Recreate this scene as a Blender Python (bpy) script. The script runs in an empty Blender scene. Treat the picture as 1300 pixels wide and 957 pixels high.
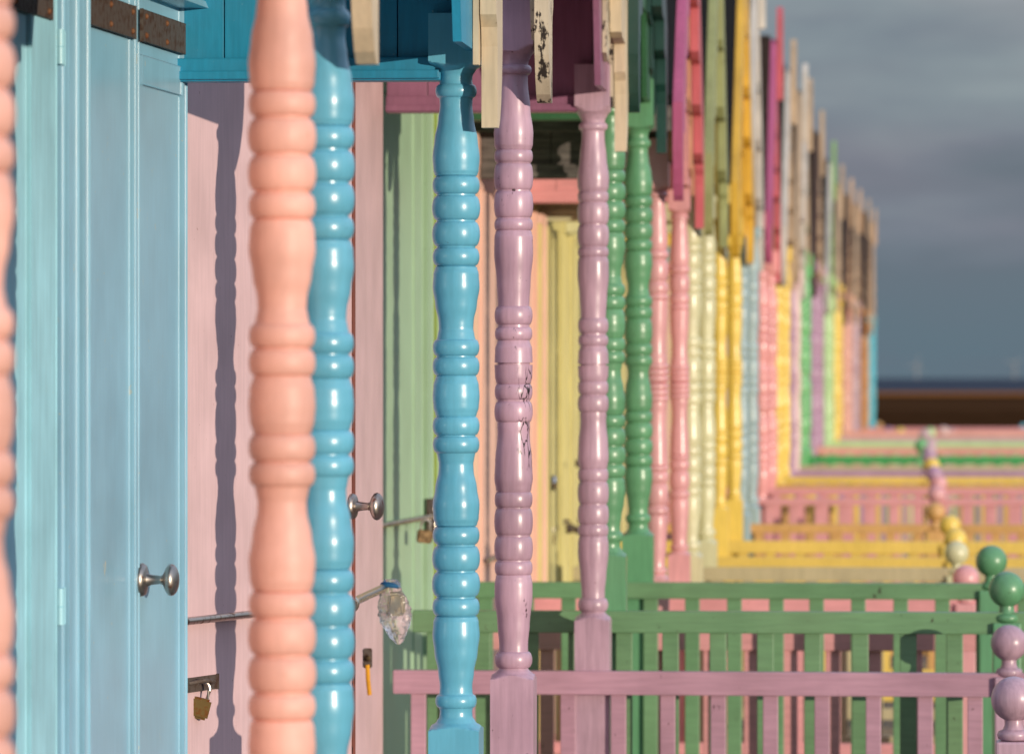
import bpy, bmesh, math, random
from mathutils import Vector, Matrix
R = math.radians
random.seed(7)
C = bpy.context.scene.collection
S = bpy.context.scene
EYE = 2.2          # camera height above the beach; z values below are given relative to it
F = 6000.0         # focal length in photo pixels

# ------------------------------------------------------------------ camera
cd = bpy.data.cameras.new('camera'); cam = bpy.data.objects.new('camera', cd); C.objects.link(cam)
cam.location = (0, 0, EYE); cam.rotation_euler = (R(90), 0, 0)
cd.sensor_width = 36.0; cd.lens = 36.0 * F / 1300.0
cd.shift_y = 1.5 / 1300.0
cd.clip_start = 0.1; cd.clip_end = 120000
cd.dof.use_dof = True; cd.dof.focus_distance = 10.6; cd.dof.aperture_fstop = 6.0; cd.dof.aperture_blades = 9
S.camera = cam

# ------------------------------------------------------------------ world
SUN_AZ = 41.0      # degrees from straight behind the camera towards the right
SUN_EL = 4.5
w = bpy.data.worlds.new('World'); S.world = w; w.use_nodes = True
nt = w.node_tree; N = nt.nodes; L = nt.links
for n in list(N): N.remove(n)
out = N.new('ShaderNodeOutputWorld'); bg = N.new('ShaderNodeBackground')
sky = N.new('ShaderNodeTexSky'); sky.sky_type = 'NISHITA'; sky.sun_disc = False
sky.sun_elevation = R(SUN_EL); sky.sun_rotation = R(180 - SUN_AZ)
sky.dust_density = 1.5
tc = N.new('ShaderNodeTexCoord'); sep = N.new('ShaderNodeSeparateXYZ'); L.new(tc.outputs['Generated'], sep.inputs[0])
mp = N.new('ShaderNodeMapping'); mp.inputs['Scale'].default_value = (7, 7, 30); mp.inputs['Rotation'].default_value = (0, R(8), 0); L.new(tc.outputs['Generated'], mp.inputs[0])
nz = N.new('ShaderNodeTexNoise'); nz.inputs['Scale'].default_value = 2.2; nz.inputs['Detail'].default_value = 5; L.new(mp.outputs[0], nz.inputs['Vector'])
ad = N.new('ShaderNodeMath'); ad.operation = 'MULTIPLY_ADD'; L.new(nz.outputs[0], ad.inputs[0]); ad.inputs[1].default_value = 0.11
ad2 = N.new('ShaderNodeMath'); ad2.operation = 'SUBTRACT'; L.new(sep.outputs[2], ad2.inputs[0]); ad2.inputs[1].default_value = 0.053
L.new(ad2.outputs[0], ad.inputs[2])
cr = N.new('ShaderNodeValToRGB'); L.new(ad.outputs[0], cr.inputs[0])
e = cr.color_ramp.elements
e[0].position = 0.0; e[0].color = (1.25, 1.9, 2.4, 1)
e[1].position = 1.0; e[1].color = (5.5, 7.0, 9.5, 1)
for p, c in ((0.03, (1.36, 1.86, 2.38, 1)), (0.055, (1.85, 2.3, 2.9, 1)), (0.085, (2.75, 3.35, 3.75, 1)), (0.22, (6.2, 7.6, 9.6, 1)), (0.6, (6.0, 7.4, 9.8, 1))):
    q = e.new(p); q.color = c
mx = N.new('ShaderNodeMix'); mx.data_type = 'RGBA'; mx.inputs[0].default_value = 0.9
nz2 = N.new('ShaderNodeTexNoise'); nz2.inputs['Scale'].default_value = 1.3; nz2.inputs['Detail'].default_value = 4; L.new(mp.outputs[0], nz2.inputs['Vector'])
mr = N.new('ShaderNodeMapRange'); L.new(nz2.outputs[0], mr.inputs[0]); mr.inputs[1].default_value = 0.42; mr.inputs[2].default_value = 0.66; mr.inputs[4].default_value = 0.55
mv_ = N.new('ShaderNodeMix'); mv_.data_type = 'RGBA'; mv_.blend_type = 'MULTIPLY'; L.new(mr.outputs[0], mv_.inputs[0]); L.new(cr.outputs[0], mv_.inputs[6]); mv_.inputs[7].default_value = (1.12, 0.90, 0.93, 1)
L.new(sky.outputs[0], mx.inputs[6]); L.new(mv_.outputs[2], mx.inputs[7])
L.new(mx.outputs[2], bg.inputs[0]); bg.inputs[1].default_value = 0.1; L.new(bg.outputs[0], out.inputs[0])

sl = bpy.data.lights.new('sun', 'SUN'); sl.energy = 3.7; sl.angle = R(0.5); sl.color = (1.0, 0.86, 0.69)
so = bpy.data.objects.new('sun', sl); C.objects.link(so)
sd = Vector((math.sin(R(SUN_AZ)) * math.cos(R(SUN_EL)), -math.cos(R(SUN_AZ)) * math.cos(R(SUN_EL)), math.sin(R(SUN_EL))))
so.rotation_euler = sd.to_track_quat('Z', 'Y').to_euler()
S.view_settings.view_transform = 'Standard'; S.view_settings.look = 'None'
S.view_settings.exposure = 0; S.view_settings.gamma = 1

# ------------------------------------------------------------------ materials
def lin(c):
    return tuple(((v/255.0)/12.92 if v/255.0 <= 0.04045 else ((v/255.0+0.055)/1.055)**2.4) for v in c)
MC = {}
def paint(key, rgb, rough=0.34, wear=0.25, coat=0.25, grain=(60, 60, 5), bump=0.12, chips=0.0, chipcol=(50, 34, 24), crack=None, streak=0.10):
    if key in MC: return MC[key]
    m = bpy.data.materials.new(key); m.use_nodes = True; t = m.node_tree; n = t.nodes; l = t.links
    b = n['Principled BSDF']
    base = lin(rgb)
    tcn = n.new('ShaderNodeTexCoord'); oi = n.new('ShaderNodeObjectInfo')
    va = n.new('ShaderNodeVectorMath'); va.operation = 'ADD'; l.new(tcn.outputs['Object'], va.inputs[0]); l.new(oi.outputs['Random'], va.inputs[1])
    m1 = n.new('ShaderNodeMapping'); m1.inputs['Scale'].default_value = grain; l.new(va.outputs[0], m1.inputs[0])
    n1 = n.new('ShaderNodeTexNoise'); n1.inputs['Scale'].default_value = 1.6; n1.inputs['Detail'].default_value = 6; l.new(m1.outputs[0], n1.inputs['Vector'])
    n2 = n.new('ShaderNodeTexNoise'); n2.inputs['Scale'].default_value = 5; n2.inputs['Detail'].default_value = 4; l.new(va.outputs[0], n2.inputs['Vector'])
    # colour variation
    r1 = n.new('ShaderNodeMapRange'); l.new(n2.outputs[0], r1.inputs[0]); r1.inputs[1].default_value = 0.3; r1.inputs[2].default_value = 0.7
    mixa = n.new('ShaderNodeMix'); mixa.data_type = 'RGBA'; l.new(r1.outputs[0], mixa.inputs[0])
    mixa.inputs[6].default_value = tuple(v*(1-wear*0.45) for v in base) + (1,)
    mixa.inputs[7].default_value = tuple(min(1, v*(1+wear*0.28)+0.006) for v in base) + (1,)
    r2 = n.new('ShaderNodeMapRange'); l.new(n1.outputs[0], r2.inputs[0]); r2.inputs[1].default_value = 0.35; r2.inputs[2].default_value = 0.65
    r2.inputs[3].default_value = 1 - streak; r2.inputs[4].default_value = 1 + streak*0.5
    mul = n.new('ShaderNodeVectorMath'); mul.operation = 'SCALE'; l.new(mixa.outputs[2], mul.inputs[0]); l.new(r2.outputs[0], mul.inputs['Scale'])
    col = mul.outputs[0]
    def over(fac, c2, c1):
        q = n.new('ShaderNodeMix'); q.data_type = 'RGBA'; l.new(fac, q.inputs[0]); l.new(c1, q.inputs[6]); q.inputs[7].default_value = tuple(lin(c2)) + (1,)
        return q.outputs[2]
    n6 = n.new('ShaderNodeTexNoise'); n6.inputs['Scale'].default_value = 2.2; n6.inputs['Detail'].default_value = 6; n6.inputs['Roughness'].default_value = 0.65; l.new(va.outputs[0], n6.inputs['Vector'])
    r6 = n.new('ShaderNodeMapRange'); l.new(n6.outputs[0], r6.inputs[0]); r6.inputs[1].default_value = 0.45; r6.inputs[2].default_value = 0.75; r6.inputs[4].default_value = 0.12
    col = over(r6.outputs[0], (120, 104, 88), col)
    # tiny specks
    n3 = n.new('ShaderNodeTexNoise'); n3.inputs['Scale'].default_value = 75; n3.inputs['Detail'].default_value = 2; l.new(va.outputs[0], n3.inputs['Vector'])
    r3 = n.new('ShaderNodeMapRange'); l.new(n3.outputs[0], r3.inputs[0]); r3.inputs[1].default_value = 0.75 - 0.03*wear; r3.inputs[2].default_value = 0.79
    r3.inputs[4].default_value = 0.75
    col = over(r3.outputs[0], chipcol, col)
    if chips > 0:
        m4 = n.new('ShaderNodeMapping'); m4.inputs['Scale'].default_value = (1, 1, 0.45); l.new(va.outputs[0], m4.inputs[0])
        n4 = n.new('ShaderNodeTexNoise'); n4.inputs['Scale'].default_value = 26; n4.inputs['Detail'].default_value = 8; n4.inputs['Roughness'].default_value = 0.7; l.new(m4.outputs[0], n4.inputs['Vector'])
        r4 = n.new('ShaderNodeMapRange'); l.new(n4.outputs[0], r4.inputs[0]); r4.inputs[1].default_value = 0.68 - 0.22*chips; r4.inputs[2].default_value = 0.71 - 0.22*chips
        col = over(r4.outputs[0], chipcol, col)
    if crack:                                     # (z_low, z_high) in hut coordinates, on the seaward side of the post
        z0, z1 = crack
        sp = n.new('ShaderNodeSeparateXYZ'); l.new(tcn.outputs['Object'], sp.inputs[0])
        a = n.new('ShaderNodeMapRange'); l.new(sp.outputs[2], a.inputs[0]); a.interpolation_type = 'SMOOTHSTEP'
        a.inputs[1].default_value = z0; a.inputs[2].default_value = z0+0.05
        a2 = n.new('ShaderNodeMapRange'); l.new(sp.outputs[2], a2.inputs[0]); a2.inputs[1].default_value = z1; a2.inputs[2].default_value = z1-0.02
        a3 = n.new('ShaderNodeMapRange'); l.new(sp.outputs[0], a3.inputs[0]); a3.inputs[1].default_value = 0.008; a3.inputs[2].default_value = 0.022
        mA = n.new('ShaderNodeMath'); mA.operation = 'MULTIPLY'; l.new(a.outputs[0], mA.inputs[0]); l.new(a2.outputs[0], mA.inputs[1])
        mB = n.new('ShaderNodeMath'); mB.operation = 'MULTIPLY'; l.new(mA.outputs[0], mB.inputs[0]); l.new(a3.outputs[0], mB.inputs[1])
        mv = n.new('ShaderNodeMapping'); mv.inputs['Scale'].default_value = (60, 60, 17); l.new(tcn.outputs['Object'], mv.inputs[0])
        nn = n.new('ShaderNodeTexNoise'); nn.inputs['Scale'].default_value = 1.2; nn.inputs['Detail'].default_value = 4; l.new(mv.outputs[0], nn.inputs['Vector'])
        vd = n.new('ShaderNodeVectorMath'); vd.operation = 'MULTIPLY_ADD'; l.new(nn.outputs['Color'], vd.inputs[0]); vd.inputs[1].default_value = (1.1, 1.1, 1.1); l.new(mv.outputs[0], vd.inputs[2])
        vo = n.new('ShaderNodeTexVoronoi'); vo.feature = 'DISTANCE_TO_EDGE'; vo.inputs['Scale'].default_value = 1.0; l.new(vd.outputs[0], vo.inputs['Vector'])
        vr = n.new('ShaderNodeMapRange'); l.new(vo.outputs['Distance'], vr.inputs[0]); vr.inputs[1].default_value = 0.075; vr.inputs[2].default_value = 0.03
        g = n.new('ShaderNodeTexNoise'); g.inputs['Scale'].default_value = 22; l.new(tcn.outputs['Object'], g.inputs['Vector'])
        gr = n.new('ShaderNodeMapRange'); l.new(g.outputs[0], gr.inputs[0]); gr.inputs[1].default_value = 0.42; gr.inputs[2].default_value = 0.50
        mC = n.new('ShaderNodeMath'); mC.operation = 'MULTIPLY'; l.new(mB.outputs[0], mC.inputs[0]); l.new(vr.outputs[0], mC.inputs[1])
        mD = n.new('ShaderNodeMath'); mD.operation = 'MULTIPLY'; l.new(mC.outputs[0], mD.inputs[0]); l.new(gr.outputs[0], mD.inputs[1])
        col = over(mD.outputs[0], (30, 18, 16), col)
    l.new(col, b.inputs['Base Color'])
    rr = n.new('ShaderNodeMapRange'); l.new(n2.outputs[0], rr.inputs[0]); rr.inputs[3].default_value = rough*0.8; rr.inputs[4].default_value = min(1, rough*1.3)
    l.new(rr.outputs[0], b.inputs['Roughness'])
    b.inputs['Coat Weight'].default_value = coat; b.inputs['Coat Roughness'].default_value = 0.2
    bp = n.new('ShaderNodeBump'); bp.inputs['Strength'].default_value = bump; bp.inputs['Distance'].default_value = 0.003
    l.new(n1.outputs[0], bp.inputs['Height']); l.new(bp.outputs[0], b.inputs['Normal'])
    MC[key] = m; return m

def metal(key, rgb, rough=0.3, rust=0.0, rustcol=(120, 60, 25)):
    if key in MC: return MC[key]
    m = bpy.data.materials.new(key); m.use_nodes = True; t = m.node_tree; n = t.nodes; l = t.links
    b = n['Principled BSDF']; b.inputs['Metallic'].default_value = 1.0 if rust < 0.5 else 0.5; 
    tcn = n.new('ShaderNodeTexCoord')
    n1 = n.new('ShaderNodeTexNoise'); n1.inputs['Scale'].default_value = 60; n1.inputs['Detail'].default_value = 5; l.new(tcn.outputs['Object'], n1.inputs['Vector'])
    r = n.new('ShaderNodeMapRange'); l.new(n1.outputs[0], r.inputs[0]); r.inputs[1].default_value = 0.62 - 0.25*rust; r.inputs[2].default_value = 0.75 - 0.15*rust
    q = n.new('ShaderNodeMix'); q.data_type = 'RGBA'; l.new(r.outputs[0], q.inputs[0])
    q.inputs[6].default_value = tuple(lin(rgb)) + (1,); q.inputs[7].default_value = tuple(lin(rustcol)) + (1,); l.new(q.outputs[2], b.inputs['Base Color'])
    rr = n.new('ShaderNodeMapRange'); l.new(n1.outputs[0], rr.inputs[0]); rr.inputs[3].default_value = rough*0.7; rr.inputs[4].default_value = min(1, rough*1.6 + rust*0.3)
    l.new(rr.outputs[0], b.inputs['Roughness'])
    bp = n.new('ShaderNodeBump'); bp.inputs['Strength'].default_value = 0.1 + rust*0.3; bp.inputs['Distance'].default_value = 0.001; l.new(n1.outputs[0], bp.inputs['Height']); l.new(bp.outputs[0], b.inputs['Normal'])
    MC[key] = m; return m

def plain(key, rgb, rough=0.8, scale=8, var=0.35, bump=0.2, spec=0.3, stretch=(1, 1, 1)):
    if key in MC: return MC[key]
    m = bpy.data.materials.new(key); m.use_nodes = True; t = m.node_tree; n = t.nodes; l = t.links
    b = n['Principled BSDF']; tcn = n.new('ShaderNodeTexCoord')
    mp_ = n.new('ShaderNodeMapping'); mp_.inputs['Scale'].default_value = stretch; l.new(tcn.outputs['Object'], mp_.inputs[0])
    n1 = n.new('ShaderNodeTexNoise'); n1.inputs['Scale'].default_value = scale; n1.inputs['Detail'].default_value = 8; l.new(mp_.outputs[0], n1.inputs['Vector'])
    r = n.new('ShaderNodeMapRange'); l.new(n1.outputs[0], r.inputs[0]); r.inputs[1].default_value = 0.3; r.inputs[2].default_value = 0.7
    q = n.new('ShaderNodeMix'); q.data_type = 'RGBA'; l.new(r.outputs[0], q.inputs[0]); c = lin(rgb)
    q.inputs[6].default_value = tuple(v*(1-var) for v in c) + (1,); q.inputs[7].default_value = tuple(min(1, v*(1+var)) for v in c) + (1,)
    l.new(q.outputs[2], b.inputs['Base Color']); b.inputs['Roughness'].default_value = rough; b.inputs['Specular IOR Level'].default_value = spec
    bp = n.new('ShaderNodeBump'); bp.inputs['Strength'].default_value = bump; bp.inputs['Distance'].default_value = 0.01; l.new(n1.outputs[0], bp.inputs['Height']); l.new(bp.outputs[0], b.inputs['Normal'])
    MC[key] = m; return m

FELT = plain('roof_felt', (20, 19, 20), 0.9, 90, 0.4, 0.5)
STEEL = metal('worn_steel', (176, 168, 160), 0.33, 0.08)
BAR = metal('galvanised_bar', (190, 180, 165), 0.25, 0.3, (110, 70, 35))
RUSTY = metal('rusty_iron', (98, 86, 78), 0.55, 0.55, (78, 56, 44))
BOLT = metal('rusty_bolt', (128, 88, 60), 0.55, 0.6, (112, 62, 34))
BRASS = metal('tarnished_brass', (92, 76, 56), 0.45, 0.45, (48, 36, 28))
GREYWOOD = plain('weathered_grey_wood', (98, 92, 88), 0.85, 10, 0.45, 0.4, 0.2, (1, 1, 7))
DECKM = plain('deck_boards', (120, 112, 102), 0.85, 14, 0.3, 0.3)

# ------------------------------------------------------------------ mesh helpers
def obj(name, bm, mat, parent=None, label=None, smooth=False, ang=35):
    me = bpy.data.meshes.new(name)
    bmesh.ops.recalc_face_normals(bm, faces=bm.faces)
    bm.to_mesh(me); bm.free()
    if smooth:
        for p in me.polygons: p.use_smooth = True
        me.set_sharp_from_angle(angle=R(ang))
    me.materials.append(mat)
    o = bpy.data.objects.new(name, me); C.objects.link(o)
    if parent: o.parent = parent
    if label: o['label'] = label
    return o
def tag(o, label=None, cat=None, group=None, kind=None):
    if label: o['label'] = label
    if cat: o['category'] = cat
    if group: o['group'] = group
    if kind: o['kind'] = kind
    return o
def box(bm, x0, x1, y0, y1, z0, z1, bev=0.0):
    """box in hut coordinates, z relative to the eye"""
    r = bmesh.ops.create_cube(bm, size=1.0)
    vs = r['verts']
    for v in vs:
        v.co = Vector((x0 if v.co.x < 0 else x1, y0 if v.co.y < 0 else y1, (z0 if v.co.z < 0 else z1) + EYE))
    if bev > 0:
        es = list({e for v in vs for e in v.link_edges})
        bmesh.ops.bevel(bm, geom=es, offset=bev, segments=2, affect='EDGES', profile=0.6)
    return bm
def nb(*a, **k):
    bm = bmesh.new(); box(bm, *a, **k); return bm
def prism_yz(bm, pts, x0, x1):
    """outline in the front plane (y,z) extruded across x"""
    a = [bm.verts.new((x0, y, z + EYE)) for y, z in pts]; b = [bm.verts.new((x1, y, z + EYE)) for y, z in pts]
    n = len(pts)
    bm.faces.new(a); bm.faces.new(b[::-1])
    for i in range(n): bm.faces.new((a[i], a[(i+1) % n], b[(i+1) % n], b[i]))
    return bm
def prism_xy(bm, pts, z0, z1):
    a = [bm.verts.new((x, y, z0 + EYE)) for x, y in pts]; b = [bm.verts.new((x, y, z1 + EYE)) for x, y in pts]
    n = len(pts); bm.faces.new(a); bm.faces.new(b[::-1])
    for i in range(n): bm.faces.new((a[i], a[(i+1) % n], b[(i+1) % n], b[i]))
    return bm
def lathe(bm, cx, cy, prof, hw=None, seg=64):
    """prof: list of (z, r) top to bottom; hw clips to a square section"""
    rings = []
    for z, r in prof:
        ring = []
        for i in range(seg):
            t = 2*math.pi*i/seg
            rr = r
            if hw: rr = min(r, hw/max(abs(math.cos(t)), abs(math.sin(t))))
            ring.append(bm.verts.new((cx+rr*math.cos(t), cy+rr*math.sin(t), z + EYE)))
        rings.append(ring)
    for a, b in zip(rings, rings[1:]):
        for i in range(seg): bm.faces.new((a[i], a[(i+1) % seg], b[(i+1) % seg], b[i]))
    bm.faces.new(rings[0]); bm.faces.new(rings[-1][::-1])
    return bm
def lathe_axis(bm, p, d, prof, seg=32):
    """solid of revolution about axis d from p; prof = (t, r)"""
    d = Vector(d).normalized(); q = d.to_track_quat('Z', 'Y'); p = Vector(p); rings = []
    for t, r in prof:
        rings.append([bm.verts.new(p + q @ Vector((r*math.cos(2*math.pi*i/seg), r*math.sin(2*math.pi*i/seg), t))) for i in range(seg)])
    for a, b in zip(rings, rings[1:]):
        for i in range(seg): bm.faces.new((a[i], a[(i+1) % seg], b[(i+1) % seg], b[i]))
    bm.faces.new(rings[0]); bm.faces.new(rings[-1][::-1]); return bm
def tube(bm, pts, r, seg=14):
    pts = [Vector(p) for p in pts]; rings = []
    for i, p in enumerate(pts):
        d = (pts[min(i+1, len(pts)-1)] - pts[max(i-1, 0)]).normalized(); q = d.to_track_quat('Z', 'Y')
        rings.append([bm.verts.new(p + q @ Vector((r*math.cos(2*math.pi*k/seg), r*math.sin(2*math.pi*k/seg), 0))) for k in range(seg)])
    for a, b in zip(rings, rings[1:]):
        for k in range(seg): bm.faces.new((a[k], a[(k+1) % seg], b[(k+1) % seg], b[k]))
    bm.faces.new(rings[0]); bm.faces.new(rings[-1][::-1]); return bm
def at(px, py, D): return Vector(((px-650)/F*D, D, (480-py)/F*D + EYE))

# ------------------------------------------------------------------ turned post profiles, (d upwards from centre, r) in metres
def bead(d0, d1, rn, rb, n=10):
    rn = rn*0.965
    return [(d0+(d1-d0)*(0.5-0.5*math.cos(math.pi*i/n))**1.0, rn+(rb-rn)*math.sin(math.pi*i/n)**1.05) for i in range(n+1)]
def curve(pts, n=5):
    o = []
    for (a, ra), (b, rb) in zip(pts, pts[1:]):
        for i in range(n): t = i/n; s = t*t*(3-2*t); o.append((a+(b-a)*t, ra+(rb-ra)*s))
    return o + [pts[-1]]
def scale(p, k): return [(d/k, r/k) for d, r in p]
A_half = (curve([(0, 29.8), (14, 28.8), (24.5, 26)], 4) + bead(26, 49.5, 25.5, 29.8) + bead(51, 72, 25.5, 29.6)
          + curve([(78, 23.2), (86, 21.8), (94, 22.2), (116, 26.5), (138, 29.8), (155, 28.8), (163.5, 26.5)], 4)
          + bead(165, 188, 25, 29.8) + bead(190, 221, 25.5, 30.4) + bead(223, 254, 25.5, 30.6) + bead(256, 278.5, 25.5, 30)
          + curve([(280, 27), (286, 28.8), (303, 30), (325, 27.5), (350, 22.8), (368, 20.6), (376, 21)], 4) + bead(378, 395, 22.5, 26.3)
          + curve([(399, 20.6), (406, 21), (413, 25), (418, 32), (423, 46)], 3))
A_half = scale(A_half, 600)
def mirror(h): return [(-d, r) for d, r in h[::-1] if d > 1e-6] + h
PA = mirror(A_half)
def B_px(l): return [((463-y)/427.0, r/427.0) for y, r in l]
B_list = []
for seg_ in (curve([(134, 33), (140, 25), (147, 18), (153, 15.2)], 3), bead(156, 166, 15.5, 18.6), curve([(168, 14.6), (174, 14.6), (200, 17.2), (226, 20.3), (238, 19.8), (242, 18.6)], 4),
             bead(243.5, 256, 18.4, 19.8), bead(257.5, 284.5, 18, 20.2), bead(286, 313, 18, 20.2), bead(314.5, 326, 18.3, 19.8),
             curve([(327.5, 18.6), (333, 19.8), (350, 20.1), (378, 17.6), (400, 16.3)], 4), bead(404, 423, 16.8, 19.6), bead(425.5, 439, 16.9, 19.3),
             curve([(441, 17), (447, 19), (461.9, 19.6)], 3), [(462.0, 16.6), (464.2, 16.6)], curve([(464.3, 19.6), (477, 19.2), (483, 17.8)], 3), bead(484, 500, 17.6, 19.5), bead(502, 523, 17.3, 19.8),
             curve([(527, 16.9), (535, 16.5), (563, 19), (582, 19.8), (593, 18.2)], 4), bead(595, 610.5, 17.9, 19.5), bead(612, 639, 17.8, 19.9), bead(641, 665, 17.8, 19.9), bead(666.5, 680, 18, 19.5),
             curve([(681, 18.2), (690, 19.5), (702, 19.6), (730, 16.7), (752, 14.9), (757, 15)], 4), bead(759, 776, 15.6, 19.3), curve([(777.5, 15.6), (780, 18), (784, 24), (788, 33)], 3)):
    B_list += seg_
PB = B_px(B_list)[::-1]
Cpx = []
def rings(d0, d1, n, rn, rb):
    o = []
    st = (d1-d0)/n
    for i in range(n): o += bead(d0+i*st, d0+(i+1)*st-0.4, rn, rb, 6)
    return o
C_half = ([(0, 13)] + rings(1, 22, 3, 11.6, 13.3)
          + curve([(24, 11.3), (34, 10.2), (46, 10), (72, 11.8), (91, 12.4)], 4) + bead(92, 98, 11.3, 13.1, 6) + bead(99, 111, 11.2, 13) + bead(113, 136, 10.9, 13) + bead(138, 147, 11.3, 13.4, 6)
          + curve([(148, 11.6), (156, 12.4), (180, 10.9), (200, 9.4), (205, 9.7)], 4) + bead(206, 212, 10, 11.9, 6) + curve([(213, 10), (216, 13), (220, 22)], 3))
PC = mirror(scale(C_half, 317))
PROF = {'A': (PA, 0.0535), 'B': (PB, 0.052), 'C': (PC, 0.044)}

def post(name, hut, y, style, mat, zc, ztop, zbot=-1.6, seg=64, k=1.0, label=None):
    prof, hw = PROF[style]
    pr = [(zbot, 0.12)] + [(zc + d*k, r) for d, r in prof] + [(ztop, 0.12)]
    bm = bmesh.new(); lathe(bm, 0, y, pr[::-1], hw, seg)
    return obj(name, bm, mat, hut, label, smooth=True, ang=38)

# ------------------------------------------------------------------ hut builder
def hut_frame(pn, pf, label, dn=None, df=None, group='pastel beach huts in the row'):
    dn = dn or 6100.0/(1190-pn); df = df or 6100.0/(1190-pf)
    a = Vector(((pn-650)/F*dn, dn)); b = Vector(((pf-650)/F*df, df)); u = b - a
    o = bpy.data.objects.new('beach_hut', None); C.objects.link(o)
    o.location = (a.x, a.y, 0); o.rotation_euler = (0, 0, -math.atan2(u.x, u.y))
    tag(o, label, 'beach hut', group)
    return o, u.length
def to_local(h, p):
    c, s = math.cos(-h.rotation_euler.z), math.sin(-h.rotation_euler.z)
    dx, dy = p[0]-h.location.x, p[1]-h.location.y
    return (c*dx - s*dy, s*dx + c*dy)
def local_px(h, px, xl):
    """hut-local y where the sight line through photo column px meets local x = xl"""
    k = (px-650)/F; th = h.rotation_euler.z
    ux, uy = -math.sin(th), math.cos(th); vx, vy = math.cos(th), math.sin(th)
    # (X0 + xl vx + y ux) = k (Y0 + xl vy + y uy)
    return (k*(h.location.y + xl*vy) - h.location.x - xl*vx)/(ux - k*uy)
def x_at_px(h, px, yl):
    k = (px-650)/F; th = h.rotation_euler.z
    ux, uy = -math.sin(th), math.cos(th); vx, vy = math.cos(th), math.sin(th)
    return (k*(h.location.y + yl*uy) - h.location.x - yl*ux)/(vx - k*vy)

def bargeboard(h, Lh, side, zc, zpk, ov, mat, x0, th, w, ztail, step=0.17, tailw=0.11, name='bargeboard', label=None):
    """stair-cut fretted board from one eave to the ridge; side 0 near, 1 far"""
    half = Lh/2 + ov; m = (zpk-zc)/half
    f = lambda s: zc + m*s                       # s measured inwards from the eave
    pts = [(0, f(0)), (0, ztail+0.17), (0.01, ztail+0.11), (0.03, ztail+0.055), (0.055, ztail+0.018), (0.08, ztail), (tailw, ztail), (tailw, ztail+0.17), (tailw+0.008, ztail+0.21), (tailw+0.03, ztail+0.235)]
    tailw += 0.03
    s = tailw; lower = []; jr = random.Random(int(zpk*1000+Lh*777+side*31+x0*999)); step0 = step
    zz = f(s) - w
    pts.append((s, max(zz, ztail+0.24)))
    while s < half - 0.005:
        step = step0*jr.uniform(0.8, 1.25); s2 = min(s+step, half)
        zl = f(s) - w
        pts.append((s2 - step*0.28, zl+0.01)); pts.append((s2-0.004, zl + m*step*0.18)); 
        if s2 < half: pts.append((s2, f(s2)-w))
        else: pts.append((half, f(half)-w*0.8))
        s = s2
    pts.append((half, f(half)))
    pts = [p for i, p in enumerate(pts) if i == 0 or (abs(p[0]-pts[i-1][0])+abs(p[1]-pts[i-1][1])) > 1e-4]
    if side == 0: yz = [(-ov + a, z) for a, z in pts]
    else: yz = [(Lh + ov - a, z) for a, z in pts]
    bm = bmesh.new(); prism_yz(bm, yz, x0, x0+th)
    return obj(name, bm, mat, h, label)

def facade(h, Lh, wallm, y0, y1, xw, zroof, zpk, doorm=None, dpx=None):
    """front wall with gable, seams between boards"""
    bm = bmesh.new()
    n = max(3, int((y1-y0)/0.13)); st = (y1-y0)/n; mid = (y0+y1)/2
    zr = lambda y: zroof + (zpk-zroof)*(1-abs(y-mid)/((y1-y0)/2))
    for i in range(n):
        a, b = y0+i*st+0.0015, y0+(i+1)*st-0.0015
        prism_yz(bm, [(a, -1.6), (b, -1.6), (b, zr(b)-0.03), (a, zr(a)-0.03)], xw-0.02, xw)
    return obj('front_wall', bm, wallm, h)

def knob(door, p, d, rose=0.033, mat=None):
    bm = bmesh.new()
    prof = [(0, rose), (0.004, rose), (0.006, rose*0.94), (0.009, rose*0.9), (0.011, rose*0.7), (0.013, rose*0.42), (0.022, 0.0105), (0.040, 0.0085), (0.046, 0.011), (0.049, 0.017),
            (0.053, 0.0255), (0.058, 0.0315), (0.063, 0.033), (0.068, 0.031), (0.073, 0.0255), (0.0765, 0.017), (0.078, 0.006)]
    lathe_axis(bm, p, d, prof)
    return obj('knob', bm, mat or STEEL, door, smooth=True, ang=50)

def railing(h, y, x0, x1, ztop, mat, hh=0.062, depth=0.045, bw=0.05, pitch=0.142, zfoot=-1.45, individual=True, seed=0):
    rl = nb(x0, x1, y-depth/2, y+depth/2, ztop-hh, ztop, bev=0.004)
    rail = obj('railing', rl, mat, h)
    obj('bottom_rail', nb(x0, x1, y-depth/2+0.004, y+depth/2-0.004, zfoot-0.05, zfoot, bev=0.004), mat, rail)
    x = x0 + 0.07 + seed; me = None; jit = random.Random(int(abs(x0*1000)+abs(ztop)*5000))
    while x < x1 - 0.03:
        if me is None:
            o = obj('baluster', nb(-bw/2, bw/2, -0.011, 0.011, zfoot-0.002, ztop-hh+0.003, bev=0.003), mat, rail); me = o.data
        else:
            o = bpy.data.objects.new('baluster', me); C.objects.link(o); o.parent = rail
        o.location = (x + jit.uniform(-0.004, 0.004), y + jit.uniform(-0.002, 0.002), 0)
        o.rotation_euler = (0, jit.uniform(-0.0016, 0.0016), 0)
        x += pitch
    return rail
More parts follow.
